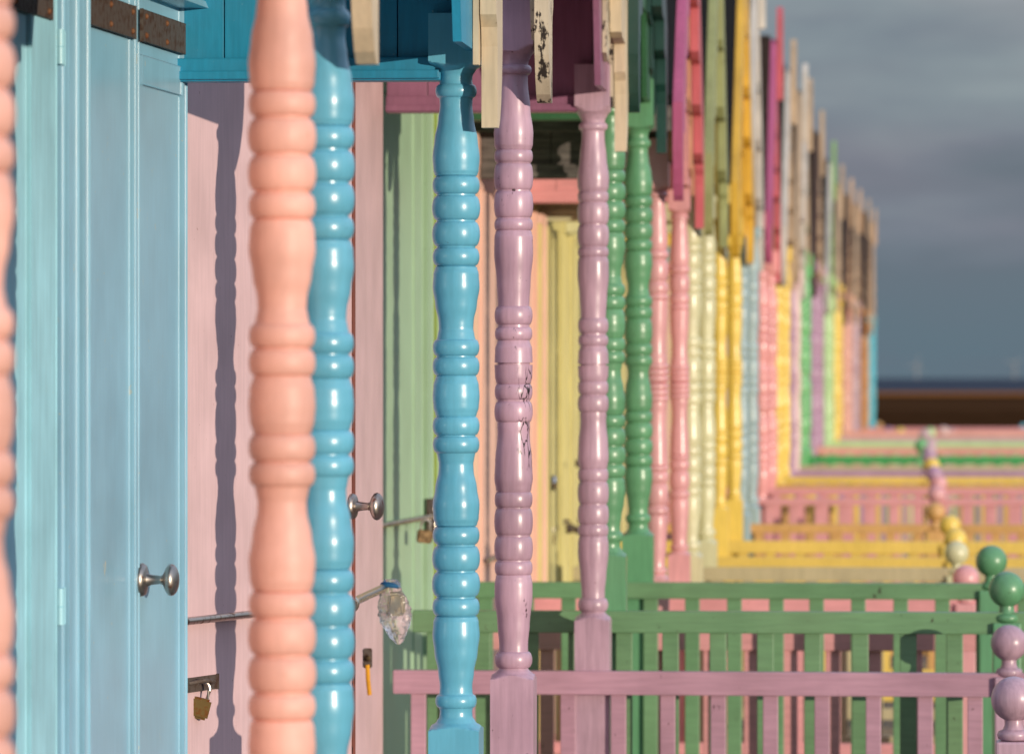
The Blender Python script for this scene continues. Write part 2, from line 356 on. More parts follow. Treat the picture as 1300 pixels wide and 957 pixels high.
def newel(h, x, y, zball, mat, r=0.054, rail_top=-0.8, label=None):
    hw = 0.042
    nw = obj('newel_post', nb(x-hw, x+hw, y-hw, y+hw, -1.6, zball-r-0.045, bev=0.006), mat, h)
    bm = bmesh.new()
    z0 = zball - r
    pr = [(z0-0.044, 0.030), (z0-0.040, 0.037), (z0-0.030, 0.040), (z0-0.022, 0.036), (z0-0.018, 0.026), (z0-0.008, 0.022)]
    for i in range(13):
        t = -math.pi/2 + 0.42 + (math.pi-0.42)*i/12
        pr.append((zball + r*math.sin(t), max(0.001, r*math.cos(t))))
    lathe(bm, x, y, pr[::-1], None, 40)
    obj('ball_finial', bm, mat, nw, label, smooth=True, ang=45)
    return nw

def build_hut(pn, pf, label, pc, wall, board, board2=None, dn=None, df=None, style='A', zc=-0.04, zb=0.63, zcorner=None, zpk=2.2, tail=(0.6, 0.6), rails=(), newels=(),
              wallpad=(0.12, 0.25), felt=None, panelm=None, detail=False, spike=True, boardN=None, seg=64, zcs=None, xf=-0.62, roofm=None, spikecol=None, postm=None, sidem=None, k=1.0, nofacade=False, w=0.24, nearlift=0.0, bx=0.0, ov=0.14, ovn=None):
    h, Lh = hut_frame(pn, pf, label, dn, df)
    zcorner = zcorner if zcorner is not None else zb + 0.30
    half = Lh/2 + ov
    m = (zpk-zcorner)/half
    zroof = lambda y: zpk - m*abs(y-Lh/2)
    panelm = panelm or pc
    zcs = zcs or (zc, zc)
    pm = postm or (pc, pc)
    post('turned_post', h, 0, style, pm[0], zcs[0], zb+0.14, seg=seg, k=k)
    post('turned_post', h, Lh, style, pm[1], zcs[1], zb+0.14, seg=seg, k=k)
    # side panels above the side beams (near and far)
    for j, y in enumerate((0.0, Lh)):
        bm = bmesh.new(); n = 5; x0 = xf + 0.002; x1 = 0.0; st = (x1-x0)/n
        for i in range(n):
            box(bm, x0+i*st+0.0012, x0+(i+1)*st-0.0012, y-0.008, y+0.012, zb+0.045, min(zroof(y)-0.04, zb+0.8), bev=0.0015)
        box(bm, x0+0.001, x1-0.001, y+0.0125, y+0.02, zb+0.046, min(zroof(y)-0.041, zb+0.79))
        sp = obj('side_panel', bm, (sidem or panelm) if j == 0 else panelm, h)
        bm = bmesh.new()
        zz_ = zb + (nearlift if j == 0 else 0)
        box(bm, x0, -0.03, y-0.03, y+0.03, zz_, zz_+0.05, bev=0.004); box(bm, x0, -0.032, y-0.040, y-0.028, zz_+0.004, zz_+0.022, bev=0.003)
        obj('beam', bm, (sidem or panelm) if j == 0 else panelm, h)
    # gable infill over the front of the porch
    zi = zb + 0.06; e_ = min(0.33, Lh*0.2)
    en = 0.12
    pts = [(0, zi), (en, zi), (en+0.08, zi+0.28), (Lh-e_-0.08, zi+0.28), (Lh-e_, zi), (Lh, zi), (Lh, zroof(0)-0.02), (Lh/2, zpk-0.03), (0, zroof(0)-0.02)]
    obj('gable_panel', prism_yz(bmesh.new(), pts, 0.028+bx, 0.046+bx), panelm, h)
    # bargeboards, two layers each side
    bN = boardN or board
    b2 = board2 or board
    for side in (0, 1):
        b1 = bN if side == 0 else board
        ob = (ovn if ovn is not None and side == 0 else ov)
        bargeboard(h, Lh, side, zcorner+0.01, zpk+0.012, ob, b1, 0.062+bx, 0.034, w, tail[side], step=0.17 if side else 0.15)
        bargeboard(h, Lh, side, zcorner-0.02, zpk-0.02, ob-0.035, b2, 0.0475+bx, 0.012, w+0.05, tail[side]+0.13, step=0.21, name='inner_bargeboard')
    if spike:
        bm = bmesh.new(); prism_yz(bm, [(Lh/2-0.035, zpk-0.35), (Lh/2+0.035, zpk-0.35), (Lh/2+0.035, zpk+0.14), (Lh/2, zpk+0.2), (Lh/2-0.035, zpk+0.14)], 0.098+bx, 0.135+bx)
        obj('gable_spike', bm, spikecol or board, h)
    # roof slabs
    xb = -2.7; t = 0.035
    roof = None
    for s in (0, 1):
        ye = -ov if s == 0 else Lh+ov
        ym = Lh/2
        ze = zcorner
        bm = bmesh.new(); prism_yz(bm, [(ye, ze), (ym, zpk), (ym, zpk+t), (ye + (-0.02 if s == 0 else 0.02), ze+t)], xb, 0.060+bx)
        obj('roof_slope', bm, roofm or FELT, h)
    bm = bmesh.new(); box(bm, xb, 0.058, -ov+0.002, -ov+0.022, zcorner-0.09, zcorner-0.002, bev=0.003); obj('fascia', bm, sidem or panelm, h)
    bm = bmesh.new(); box(bm, xb, 0.058, Lh+ov-0.022, Lh+ov-0.002, zcorner-0.09, zcorner-0.002, bev=0.003); obj('fascia', bm, panelm, h)
    # body
    y0, y1 = -wallpad[0], Lh + wallpad[1]
    y0 = max(y0, -ov+0.03); y1 = min(y1, Lh+ov-0.03) if wallpad[1] < ov else y1
    if not nofacade: facade(h, Lh, wall, y0, y1, xf, zroof(y0), zpk)
    bm = bmesh.new(); box(bm, xb+0.1, xf-0.022, y0, y0+0.02, -1.6, min(zroof(y0), zroof(y0))-0.05); obj('side_wall', bm, wall, h)
    bm = bmesh.new(); box(bm, xb+0.1, xf-0.022, min(y1, Lh+0.10)-0.02, min(y1, Lh+0.10), -1.6, zroof(Lh+0.10)-0.05); obj('side_wall', bm, wall, h)
    # deck on short piles
    xo = max([1.2] + [r['x1'] for r in rails if 'x1' in r])
    bm = bmesh.new(); n = int((xo-xb)/0.145); st = (xo-xb)/n
    for i in range(n): box(bm, xb+i*st+0.003, xb+(i+1)*st-0.003, -0.12, Lh+0.12, -1.66, -1.62)
    dk = obj('deck', bm, DECKM, h)
    bm = bmesh.new()
    for x in (xb+0.2, xf, 0, xo-0.1):
        for y in (-0.05, Lh+0.05): box(bm, x-0.05, x+0.05, y-0.05, y+0.05, -2.35, -1.662)
    obj('piles', bm, GREYWOOD, dk)
    for r in rails:
        y = 0.0 if r['s'] == 0 else Lh
        x1 = r.get('x1') or x_at_px(h, r.get('px1', 1330), y)
        railing(h, y-0.06, xf+0.03, x1, r['z'], r['m'], hh=r.get('hh', 0.062), bw=r.get('bw', 0.05), pitch=r.get('p', 0.142), seed=r.get('seed', 0.0))
    for s, px, py, mm, *lab in newels:
        y = 0.0 if s == 0 else Lh
        yy = y - 0.06
        x = x_at_px(h, px, yy)
        D = h.location.y + math.cos(h.rotation_euler.z)*yy + math.sin(h.rotation_euler.z)*x
        newel(h, x, yy, (480-py)/F*D, mm, label=lab[0] if lab else None)
    return h, Lh, zroof

# ------------------------------------------------------------------ setting: beach, sea
def sheet(name, x0, x1, y0, y1, z, mat, bumpy=0, nx=1, ny=1):
    bm = bmesh.new()
    g = [[bm.verts.new((x0+(x1-x0)*i/nx, y0+(y1-y0)*j/ny, z)) for i in range(nx+1)] for j in range(ny+1)]
    for j in range(ny):
        for i in range(nx): bm.faces.new((g[j][i], g[j][i+1], g[j+1][i+1], g[j+1][i]))
    o = obj(name, bm, mat); o['kind'] = 'structure'; return o
sheet('seabed', -60000, 60000, -2000, 100000, -0.6, plain('seabed_mud', (40, 32, 24), 0.95, 0.05))
sheet('beach', -3000, 3000, -300, 330, -0.14, plain('dark_wet_shingle', (66, 42, 24), 0.95, 0.6, 0.5, 0.6, 0.0))
mud = plain('tidal_mud', (70, 46, 28), 0.95, 0.02, 0.6, 0.4, 0.0, (0.3, 1, 1))
sheet('mudflat', -6000, 6000, 330.2, 640, -0.16, mud)
sheet('sand_bar', -6000, 6000, 640.2, 800, -0.15, plain('ochre_sand', (150, 92, 46), 0.95, 0.02, 0.4, 0.3, 0.0, (0.3, 1, 1)))
seam = plain('sea_water', (62, 68, 78), 0.9, 0.004, 0.3, 0.3, 0.02, (0.2, 1, 1))
sheet('sea', -60000, 60000, 800.2, 100000, -0.2, seam)

# ------------------------------------------------------------------ paints
salmon = paint('salmon_paint', (232, 176, 160), 0.5, 0.5, 0.0, bump=0.12, streak=0.05, chips=0.07, chipcol=(206, 132, 84))
blue = paint('bright_blue_gloss', (98, 172, 198), 0.3, 0.22, 0.3, bump=0.10, streak=0.06)
bluedk = paint('shaded_teal_blue_paint', (22, 138, 174), 0.5, 0.35, 0.08, chips=0.08, chipcol=(120, 170, 180))  # teal of beams and panels, darkened to carry part of the porch shade
bluewall = paint('pale_blue_door_paint', (142, 190, 212), 0.3, 0.22, 0.35, chips=0.03, chipcol=(200, 190, 160), streak=0.04, bump=0.05)
bluewall2 = paint('aqua_wall_paint', (156, 210, 224), 0.45, 0.3, 0.1, grain=(50, 50, 3), chips=0.02, chipcol=(160, 190, 185))
lilac = paint('lilac_post_paint', (184, 152, 168), 0.34, 0.4, 0.15, bump=0.22, streak=0.14, chips=0.04, chipcol=(120, 86, 96))
lilac_worn = paint('cracked_lilac_paint', (184, 150, 168), 0.34, 0.5, 0.2, chips=0.13, chipcol=(60, 40, 42), crack=(EYE-0.235, EYE+0.032))
lilac_wall = paint('dusty_lilac_wall_paint', (212, 180, 182), 0.5, 0.2, 0.05, grain=(60, 60, 4), streak=0.06, chips=0.02, chipcol=(150, 110, 100))
lilac_dk = paint('mauve_panel_paint', (142, 92, 120), 0.4, 0.3, 0.1)
lilac_rail = paint('lilac_rail_paint', (176, 136, 152), 0.4, 0.3, 0.1, grain=(5, 60, 60), chips=0.10, bump=0.3)
green = paint('green_gloss', (94, 150, 108), 0.36, 0.2, 0.2, bump=0.10)
green_rail = paint('green_rail_paint', (102, 142, 100), 0.42, 0.3, 0.15, grain=(5, 60, 60), chips=0.10, bump=0.3)
green_wall = paint('sage_wall_paint', (160, 190, 156), 0.45, 0.1, 0.1, streak=0.02, bump=0.05)
green_dk = paint('dark_green_board_paint', (18, 62, 54), 0.4, 0.4, 0.2)
green_dk2 = paint('forest_green_panel_paint', (44, 94, 58), 0.4, 0.3, 0.2)
pink = paint('pink_gloss', (214, 156, 158), 0.34, 0.2, 0.2, bump=0.08)
pink_rail = paint('pink_rail_paint', (212, 148, 150), 0.45, 0.2, 0.1, grain=(5, 60, 60), chips=0.10, bump=0.3)
peach_wall = paint('peach_wall_paint', (232, 188, 168), 0.5, 0.12, 0.05, streak=0.04)
cream = paint('cream_post_paint', (202, 200, 160), 0.34, 0.2, 0.25)
cream_wall = paint('primrose_wall_paint', (214, 204, 134), 0.5, 0.15, 0.05)
khaki = paint('khaki_rail_paint', (180, 168, 132), 0.5, 0.2, 0.05)
yellow = paint('yellow_gloss', (230, 198, 92), 0.36, 0.2, 0.2, bump=0.08)
yellow_rail = paint('yellow_rail_paint', (222, 190, 92), 0.45, 0.2, 0.1)
orange_rail = paint('orange_rail_paint', (204, 158, 96), 0.45, 0.2, 0.1)
greyblue = paint('grey_blue_paint', (150, 172, 176), 0.4, 0.2, 0.1)
pink2 = paint('rose_paint', (224, 156, 154), 0.3, 0.15, 0.3)
lilac2 = paint('pale_mauve_paint', (172, 136, 162), 0.4, 0.2, 0.1)
pinkwhite = paint('pale_pink_paint', (222, 192, 188), 0.4, 0.2, 0.1)
green2 = paint('bright_green_paint', (112, 180, 116), 0.35, 0.15, 0.2)
green2_rail = paint('bright_green_rail_paint', (62, 152, 82), 0.45, 0.15, 0.1)
palegreen = paint('pale_green_paint', (178, 208, 150), 0.4, 0.15, 0.1)
salmon2 = paint('dusty_salmon_paint', (212, 158, 140), 0.4, 0.2, 0.1)
greylilac = paint('grey_lilac_paint', (190, 160, 166), 0.4, 0.2, 0.1)
brown = paint('orange_brown_paint', (192, 134, 76), 0.4, 0.3, 0.1)
blue2 = paint('sky_blue_paint', (84, 184, 200), 0.4, 0.2, 0.1)
b_cream = paint('cream_board_paint', (208, 190, 160), 0.5, 0.35, 0.05, chips=0.10, chipcol=(150, 125, 95))
b_flaky = paint('flaking_white_board_paint', (200, 186, 160), 0.6, 0.5, 0.0, chips=0.62, chipcol=(38, 28, 20))
b_tan = paint('tan_board_paint', (204, 170, 134), 0.55, 0.35, 0.05, chips=0.15, chipcol=(110, 80, 55))
b_magenta = paint('magenta_board_paint', (182, 88, 128), 0.45, 0.25, 0.1)
b_coral = paint('coral_board_paint', (190, 92, 100), 0.45, 0.3, 0.1)
b_peach = paint('weathered_peach_board', (196, 142, 112), 0.6, 0.6, 0.0, chips=0.35, chipcol=(120, 84, 52))
b_olive = paint('olive_board_paint', (150, 156, 104), 0.5, 0.4, 0.05, chips=0.2, chipcol=(100, 96, 40))
b_olive2 = paint('dark_olive_board_paint', (118, 104, 32), 0.5, 0.4, 0.05)
b_yellow = paint('golden_board_paint', (214, 170, 58), 0.45, 0.35, 0.1, chips=0.12, chipcol=(130, 90, 40))
b_white = paint('weathered_white_board', (200, 194, 184), 0.6, 0.5, 0.0, chips=0.22, chipcol=(120, 96, 66))
b_wood = paint('bare_wood_board', (184, 160, 132), 0.7, 0.5, 0.0, chips=0.3, chipcol=(96, 70, 50))
b_dark = paint('dark_brown_board', (74, 52, 42), 0.7, 0.4, 0.0)
b_green = paint('mint_board_paint', (132, 172, 104), 0.5, 0.3, 0.05)
b_inner = paint('brown_inner_board', (150, 118, 92), 0.6, 0.4, 0.0)  # brown colour of the far huts' inner bargeboards

# ------------------------------------------------------------------ the huts, nearest first
h1, L1, _ = build_hut(-37, 358, 'nearest hut, salmon pink turned posts out of focus at the left', salmon, peach_wall, b_cream, dn=5.4, df=7.0, zc=-0.04, zb=0.78, tail=(0.8, 0.8),
                      rails=[], wallpad=(0.1, 0.1), seg=96)
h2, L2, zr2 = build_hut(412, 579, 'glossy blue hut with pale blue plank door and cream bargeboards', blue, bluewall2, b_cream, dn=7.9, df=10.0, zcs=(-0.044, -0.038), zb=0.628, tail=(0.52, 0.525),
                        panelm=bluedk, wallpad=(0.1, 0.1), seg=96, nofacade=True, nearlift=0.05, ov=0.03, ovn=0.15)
h3, L3, zr3 = build_hut(652, 753, 'lilac hut with cracked near post and ajar dusty pink door', lilac, lilac_wall, b_cream, boardN=b_flaky, board2=b_flaky, dn=11.4, df=14.06, style='B', zcs=(0.035, 0.04), zb=0.79, zcorner=1.12,
                        tail=(0.66, 0.675), panelm=lilac_dk, postm=(lilac_worn, lilac), seg=96, rails=[dict(s=1, z=-0.866, m=lilac_rail, hh=0.07, bw=0.045, p=0.15), dict(s=0, z=-0.93, m=lilac_rail)],
                        newels=[(1, 1281, 816, lilac), (0, 1287, 887, lilac)], wallpad=(-1.9, -0.08))
h4, L4, zr4 = build_hut(773, 810, 'dark green hut with sage door and two stepped green railings', green, green_wall, green_dk, dn=14.3, df=16.25, zcs=(0.165, 0.162), zb=0.885, zcorner=1.2, tail=(0.80, 0.775),
                        panelm=green_dk2, board2=green_dk, seg=80, rails=[dict(s=0, z=-0.70, m=green_rail, hh=0.066), dict(s=1, z=-0.698, m=green_rail, hh=0.056)],
                        newels=[(0, 1278, 748, green), (1, 1258.5, 712, green)], wallpad=(-1.5, 0.3))
h5, L5, zr5 = build_hut(833.5, 862.5, 'pink hut with ringed posts, magenta and coral bargeboards', pink, peach_wall, b_coral, boardN=b_magenta, board2=b_peach, dn=16.6, df=18.9, style='C', zc=-0.016, zb=0.70, zcorner=0.95, tail=(0.62, 0.60),
                        sidem=GREYWOOD, panelm=pink_rail, seg=64, rails=[dict(s=1, z=-0.875, m=pink_rail, hh=0.075), dict(s=0, z=-0.875, m=pink_rail, hh=0.075)], newels=[(1, 1226, 734, pink)], wallpad=(0.12, 0.3))
h6, L6, _ = build_hut(876, 895.5, 'cream hut with primrose doors, chained, and olive bargeboards', cream, cream_wall, b_olive, board2=b_olive2, dn=19.3, df=20.9, style='B', zc=0.03, zb=0.64, tail=(0.58, 0.58), zcorner=0.9,
                      seg=48, rails=[dict(s=1, z=-0.832, m=khaki, hh=0.06), dict(s=0, z=-0.85, m=khaki)], newels=[(1, 1214, 702, cream)], wallpad=(0.1, 0.3))
h7, L7, _ = build_hut(913, 932, 'bright yellow hut with ringed posts and golden bargeboards', yellow, cream_wall, b_yellow, dn=22.1, df=23.7, style='C', zc=0.027, zb=0.66, tail=(0.56, 0.58), zcorner=0.9, k=0.93,
                      seg=40, rails=[dict(s=0, z=-0.832, m=yellow_rail), dict(s=1, z=-0.812, m=yellow_rail)], newels=[(0, 1213, 685, yellow), (1, 1206, 667, yellow)], board2=b_yellow)
FAR_HH = {1: 0.038, 2: 0.045, 0: 0.05}
FAR = [
    (940, 953, 'grey blue hut with white boards and an orange rail', greyblue, b_white, b_white, 'B', 0.5, [(1, -0.79, orange_rail)], [(1, 1187.5, 650, orange_rail)]),
    (966, 977, 'rose pink hut with tall magenta bargeboards and pink railings', pink2, b_coral, b_magenta, 'A', 0.5, [(0, -0.69, pink_rail), (1, -0.665, pink_rail)], [(0, 1189, 628, pink), (1, 1191, 614, pink)]),
    (986, 995, 'small far yellow hut just beyond the rose pink one', yellow, b_wood, b_white, 'A', 0.55, [(0, -0.67, orange_rail), (1, -0.65, yellow_rail)], [(0, 1186, 602, lilac2), (1, 1183, 591, yellow)]),
    (1003, 1010, 'far mauve hut with pale pink second post', lilac2, b_white, b_wood, 'A', 0.5, [(1, -0.66, lilac2)], [(1, 1180, 582, lilac2)]),
    (1016, 1022, 'far bright green hut between two mauve ones', green2, b_wood, b_white, 'A', 0.5, [(0, -0.645, khaki), (1, -0.595, green2_rail)], [(0, 1180, 573, greylilac), (1, 1170, 566, green2)]),
    (1031, 1039, 'far purple hut under bare wood boards beyond the bright green one', lilac2, b_wood, b_dark, 'A', 0.5, [(1, -0.587, salmon2)], [(1, 1181, 564, greylilac)]),
    (1048, 1054, 'far pale green hut with mint bargeboards', palegreen, b_green, b_white, 'A', 0.5, [(1, -0.60, palegreen)], [(1, 1174, 552, greylilac)]),
    (1060, 1064, 'tiny far yellow hut in front of the dusty salmon one', yellow, b_wood, b_wood, 'A', 0.5, [(1, -0.60, greylilac)], [(1, 1181, 549, palegreen)]),
    (1072, 1077, 'far dusty salmon hut near the end of the row', salmon2, b_tan, b_dark, 'A', 0.5, [(1, -0.61, salmon2)], [(1, 1198, 547, pinkwhite)]),
    (1084, 1088, 'far grey lilac hut, third from the end of the row', greylilac, b_tan, b_wood, 'A', 0.5, [(1, -0.66, pink_rail)], [(1, 1207, 549, greylilac), (0, 1143, 548, yellow)]),
    (1096, 1099, 'far orange brown hut, second from the end of the row', brown, b_wood, b_dark, 'A', 0.5, [(1, -0.7, pink_rail)], [(0, 1128, 547, lilac2), (1, 1297, 556, greylilac)]),
    (1105, 1107.5, 'last hut of the row, sky blue, farthest away', blue2, b_tan, b_tan, 'A', 0.5, [(1, -0.78, salmon2)], [(0, 1116, 540, orange_rail), (1, 1299, 542, blue2)]),
]
WALLS = [cream_wall, peach_wall, cream_wall, lilac_wall, palegreen, lilac_wall, palegreen, yellow, peach_wall, lilac_wall, brown, blue2]
fars = []
for i, (pn, pf, lb, col, bA, bB, st, tl, rl, nw) in enumerate(FAR):
    pm = (col, col)
    if i == 3: pm = (col, pinkwhite)
    zpk = (2.2, 1.99, 1.99, 2.01, 2.06, 2.03, 2.0, 1.95, 2.03, 2.14, 2.3, 2.4)[i]
    bx = -0.03 if i < 4 else -0.06
    far = build_hut(pn, pf, lb, col, WALLS[i], bA, boardN=bB, style=('A', 'C', 'B')[(i*2+1) % 3] if i > 1 else st, zc=(0.05, -0.06, 0.1, -0.02, 0.16, 0.03, -0.05, 0.09, 0.0, 0.12, -0.04, 0.06)[i], zb=0.63, zpk=zpk, zcorner=0.95, tail=(0.58+0.08*(i % 2), 0.58), seg=20, postm=pm,
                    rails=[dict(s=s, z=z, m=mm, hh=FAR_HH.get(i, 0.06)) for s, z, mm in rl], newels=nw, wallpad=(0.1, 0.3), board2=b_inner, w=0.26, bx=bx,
                    roofm=plain('far_roof_felt', (52, 42, 36), 0.95, 30, 0.4, 0.3, 0.1) if i % 2 else FELT)
    fars.append(far)

# ------------------------------------------------------------------ blue hut front: wall, door, hinges, straps, knob
def wallframe(pa, Da, pb, Db):
    """frame along a wall seen from px pa at depth Da to px pb at depth Db"""
    a = at(pa, 480, Da); b = at(pb, 480, Db); d = (b-a); d.z = 0; ln = d.length; d.normalize(); n = Vector((d.y, -d.x, 0))
    def P(s, off, z): return a + d*s + n*off + Vector((0, 0, z))
    def S_(px):
        k = (px-650)/F; return (k*a.y - a.x)/(d.x - k*d.y)
    return P, S_, ln, d, n
def wbox(bm, P, s0, s1, o0, o1, z0, z1, bev=0.0):
    r = bmesh.ops.create_cube(bm, size=1.0)
    for v in r['verts']:
        v.co = P(s0 if v.co.x < 0 else s1, o0 if v.co.y < 0 else o1, z0 if v.co.z < 0 else z1)
    if bev:
        bmesh.ops.bevel(bm, geom=list({e for v in r['verts'] for e in v.link_edges}), offset=bev, segments=2, affect='EDGES', profile=0.6)
def hang(o, h):
    """parent a world-space mesh to a hut frame, keeping it where it is"""
    o.parent = h; M = Matrix.Translation(h.location) @ h.rotation_euler.to_matrix().to_4x4(); o.matrix_parent_inverse = M.inverted(); return o
P, SX, ln, dv, nv = wallframe(70, 8.95, 235, 10.1)
s_end = SX(235)
# wall left of the door (towards the camera)
bm = bmesh.new(); sL = SX(-230); s68 = SX(66)
xs = [sL, SX(-160), SX(-90), SX(-30), SX(33), s68]
for a, b in zip(xs, xs[1:]): wbox(bm, P, a+0.0015, b-0.0015, -0.03, 0.0, -1.6, 1.55, 0.002)
wbox(bm, P, SX(33)+0.002, s68, 0.0, 0.008, -1.6, 0.9, 0.002)
hang(obj('front_wall', bm, bluewall2), h2)
bm = bmesh.new()      # backing behind, across the whole front, and the gable above the door
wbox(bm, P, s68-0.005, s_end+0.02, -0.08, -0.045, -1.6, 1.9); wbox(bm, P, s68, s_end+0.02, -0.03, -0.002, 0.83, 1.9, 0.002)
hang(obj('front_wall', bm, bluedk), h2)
# jamb between wall and door
bm = bmesh.new()
wbox(bm, P, SX(72.5), SX(78), -0.04, 0.004, -1.6, 0.82, 0.003); wbox(bm, P, SX(79), SX(92), -0.04, 0.010, -1.6, 0.82, 0.004)
jm = hang(obj('door_frame', bm, bluewall), h2)
bm = bmesh.new()
wbox(bm, P, SX(93.5), SX(101), -0.035, 0.018, -1.6, 0.80, 0.004)
wbox(bm, P, SX(101.5), SX(165), -0.035, -0.001, -1.6, 0.80, 0.002)
wbox(bm, P, SX(165.5), SX(168.3), -0.035, 0.006, -1.6, 0.80, 0.002)
wbox(bm, P, SX(168.8), SX(175), -0.035, 0.002, -1.6, 0.80, 0.002)
wbox(bm, P, SX(175.4), SX(227.5), -0.035, 0.0, -1.6, 0.80, 0.002)
wbox(bm, P, SX(228), SX(232.3), -0.038, 0.007, -1.6, 0.80, 0.003)
wbox(bm, P, SX(176), SX(227), 0.0, 0.006, 0.60, 0.66, 0.003)
door = hang(obj('door', bm, bluewall), h2)
def kid(o, par):
    o.parent = par; o.matrix_parent_inverse = (par.matrix_parent_inverse.inverted() if False else Matrix.Identity(4)); return o
# strap plates with rusty bolts
def plate(pa, pb, par, zlo=0.687, zhi=0.752, off=0.008):
    s0, s1 = SX(pa), SX(pb)
    bm = bmesh.new(); wbox(bm, P, s0, s1, off, off+0.005, zlo, zhi, 0.0015)
    p = obj('strap_plate', bm, RUSTY); kid(p, par)
    for s in (s0+0.03, (s0+s1)/2, s1-0.03):
        for z in (zlo+0.013, zhi-0.013):
            bm = bmesh.new(); lathe_axis(bm, P(s, off+0.004, z), nv, [(0, 0.007), (0.003, 0.0065), (0.006, 0.003)], 10)
            hang_world(obj('bolt_head', bm, BOLT), p)
def hang_world(o, par):
    o.parent = par; return o
plate(98.5, 164.5, door); plate(173.5, 233, door)
wl = [o for o in h2.children if o.name.startswith('front_wall')][0]
plate(-40, 57, wl, 0.672, 0.73, 0.010)
for z0, z1 in ((0.594, 0.66), (-0.467, -0.398)):
    bm = bmesh.new()
    lathe_axis(bm, P(SX(70.5), 0.008, z0), (0, 0, 1), [(0, 0.0085), (0.0005, 0.009), ((z1-z0)/2-0.001, 0.009), ((z1-z0)/2, 0.0078), ((z1-z0)/2+0.001, 0.009), (z1-z0, 0.009)], 16)
    wbox(bm, P, SX(71.5), SX(78), 0.0045, 0.0075, z0, z1, 0.001)
    hang(obj('hinge', bm, bluewall2, smooth=True), h2)
hang_world(knob(None, P(SX(178), 0.002, -0.412), nv, rose=0.034), door)
bm = bmesh.new()      # thin drip board over the door
prof = [(SX(60), 0.0), (SX(60), 0.055), (SX(236), 0.062), (SX(236)+0.06, 0.03), (SX(236)+0.02, 0.0)]
a_ = [bm.verts.new(P(s, o, 0.785)) for s, o in prof]; b_ = [bm.verts.new(P(s, o*0.9, 0.80)) for s, o in prof]
bm.faces.new(a_); bm.faces.new(b_[::-1])
for i in range(5): bm.faces.new((a_[i], a_[(i+1) % 5], b_[(i+1) % 5], b_[i]))
hang(obj('drip_board', bm, bluewall), h2)

# ------------------------------------------------------------------ lilac hut: door leaf ajar, knob, bar, wall strip, latch plate
P2, SX2, ln2, dv2, nv2 = wallframe(225, 10.37, 449, 11.27)
bm = bmesh.new(); wbox(bm, P2, 0, ln2, -0.035, 0, -1.55, 0.80, 0.003)
ld = hang(obj('door', bm, lilac_wall), h3)
bm = bmesh.new(); wbox(bm, P2, ln2-0.012, ln2+0.004, -0.034, 0.003, -1.55, 0.79, 0.0)
hang_world(obj('peeling_door_edge', bm, paint('peeling_red_brown_edge', (120, 62, 48), 0.7, 0.6, 0, chips=0.4, chipcol=(30, 15, 12))), ld)
hang_world(knob(None, P2(ln2-0.012, 0.0, -0.305), nv2*0.82+dv2*0.1, rose=0.031), ld)
za, zb_ = at(225, 788, 10.37), at(445, 765, 11.25)
bm = bmesh.new(); tube(bm, [P2(-0.05, 0.022, -0.533), P2(ln2*0.5, 0.022, -0.533), P2(ln2-0.12, 0.022, -0.534)], 0.0085)
hang_world(obj('security_bar', bm, BAR, smooth=True), ld)
bm = bmesh.new(); tube(bm, [P2(ln2-0.03, 0.012, -0.538), at(452, 762, 11.4), at(492, 744, 12.1)], 0.011)
lathe_axis(bm, at(452, 762.2, 11.4) + Vector((-0.01, -0.12, -0.003)), (0.07, 0.84, 0.0), [(0, 0.008), (0.001, 0.019), (0.012, 0.021), (0.02, 0.016), (0.03, 0.013)], 20)
hang_world(obj('locking_bar', bm, metal('bright_steel', (215, 205, 185), 0.2, 0.1), smooth=True), ld)
bm = bmesh.new(); sh = (P2(0, 0, 0) - P2(0, 0, 0)).length
Ph = at(250, 866, 10.45)
wbox(bm, P2, 0.03, 0.20, 0.001, 0.006, Ph.z-EYE-0.02, Ph.z-EYE+0.012, 0.0015)
hs = hang_world(obj('hasp', bm, RUSTY), ld)
bm = bmesh.new(); tube(bm, [P2(0.05, 0.004, Ph.z-EYE), P2(0.075, 0.03, Ph.z-EYE+0.006), P2(0.10, 0.034, Ph.z-EYE+0.004), P2(0.125, 0.03, Ph.z-EYE), P2(0.15, 0.004, Ph.z-EYE-0.004)], 0.005, 10)
hang_world(obj('staple', bm, RUSTY, smooth=True), hs)
# narrow front wall strip beyond the leaf
P3, SX3, ln3, dv3, nv3 = wallframe(438, 13.4, 477, 14.25)
bm = bmesh.new(); wbox(bm, P3, -0.6, SX3(466)-0.002, -0.03, 0.0, -1.6, 0.86, 0.002); wbox(bm, P3, SX3(466), ln3, -0.03, 0.006, -1.6, 0.86, 0.003)
wbox(bm, P3, -0.6, ln3, -0.08, -0.031, -1.6, 1.4)
hang(obj('front_wall', bm, lilac_wall), h3)
bm = bmesh.new(); Pk = at(466.5, 835, 12.9)
def wb(bm, c, sx, sy, sz, bev=0.0):
    r = bmesh.ops.create_cube(bm, size=1.0)
    for v in r['verts']: v.co = Vector((v.co.x*sx, v.co.y*sy, v.co.z*sz)) + c
    if bev: bmesh.ops.bevel(bm, geom=list({e for v in r['verts'] for e in v.link_edges}), offset=bev, segments=2, affect='EDGES')
wb(bm, Pk, 0.026, 0.012, 0.054, 0.003)
kp = hang(obj('latch_plate', bm, RUSTY), h3)
bm = bmesh.new(); lathe_axis(bm, Pk + Vector((0, -0.006, 0.0)), (0, -1, 0), [(0, 0.008), (0.004, 0.008), (0.005, 0.003)], 16); hang_world(obj('key_hole_rose', bm, BRASS), kp)
bm = bmesh.new(); tube(bm, [Pk + Vector((0, -0.006, -0.018)), Pk + Vector((0.002, -0.009, -0.06))
     , Pk + Vector((0.006, -0.006, -0.10))], 0.006, 8)
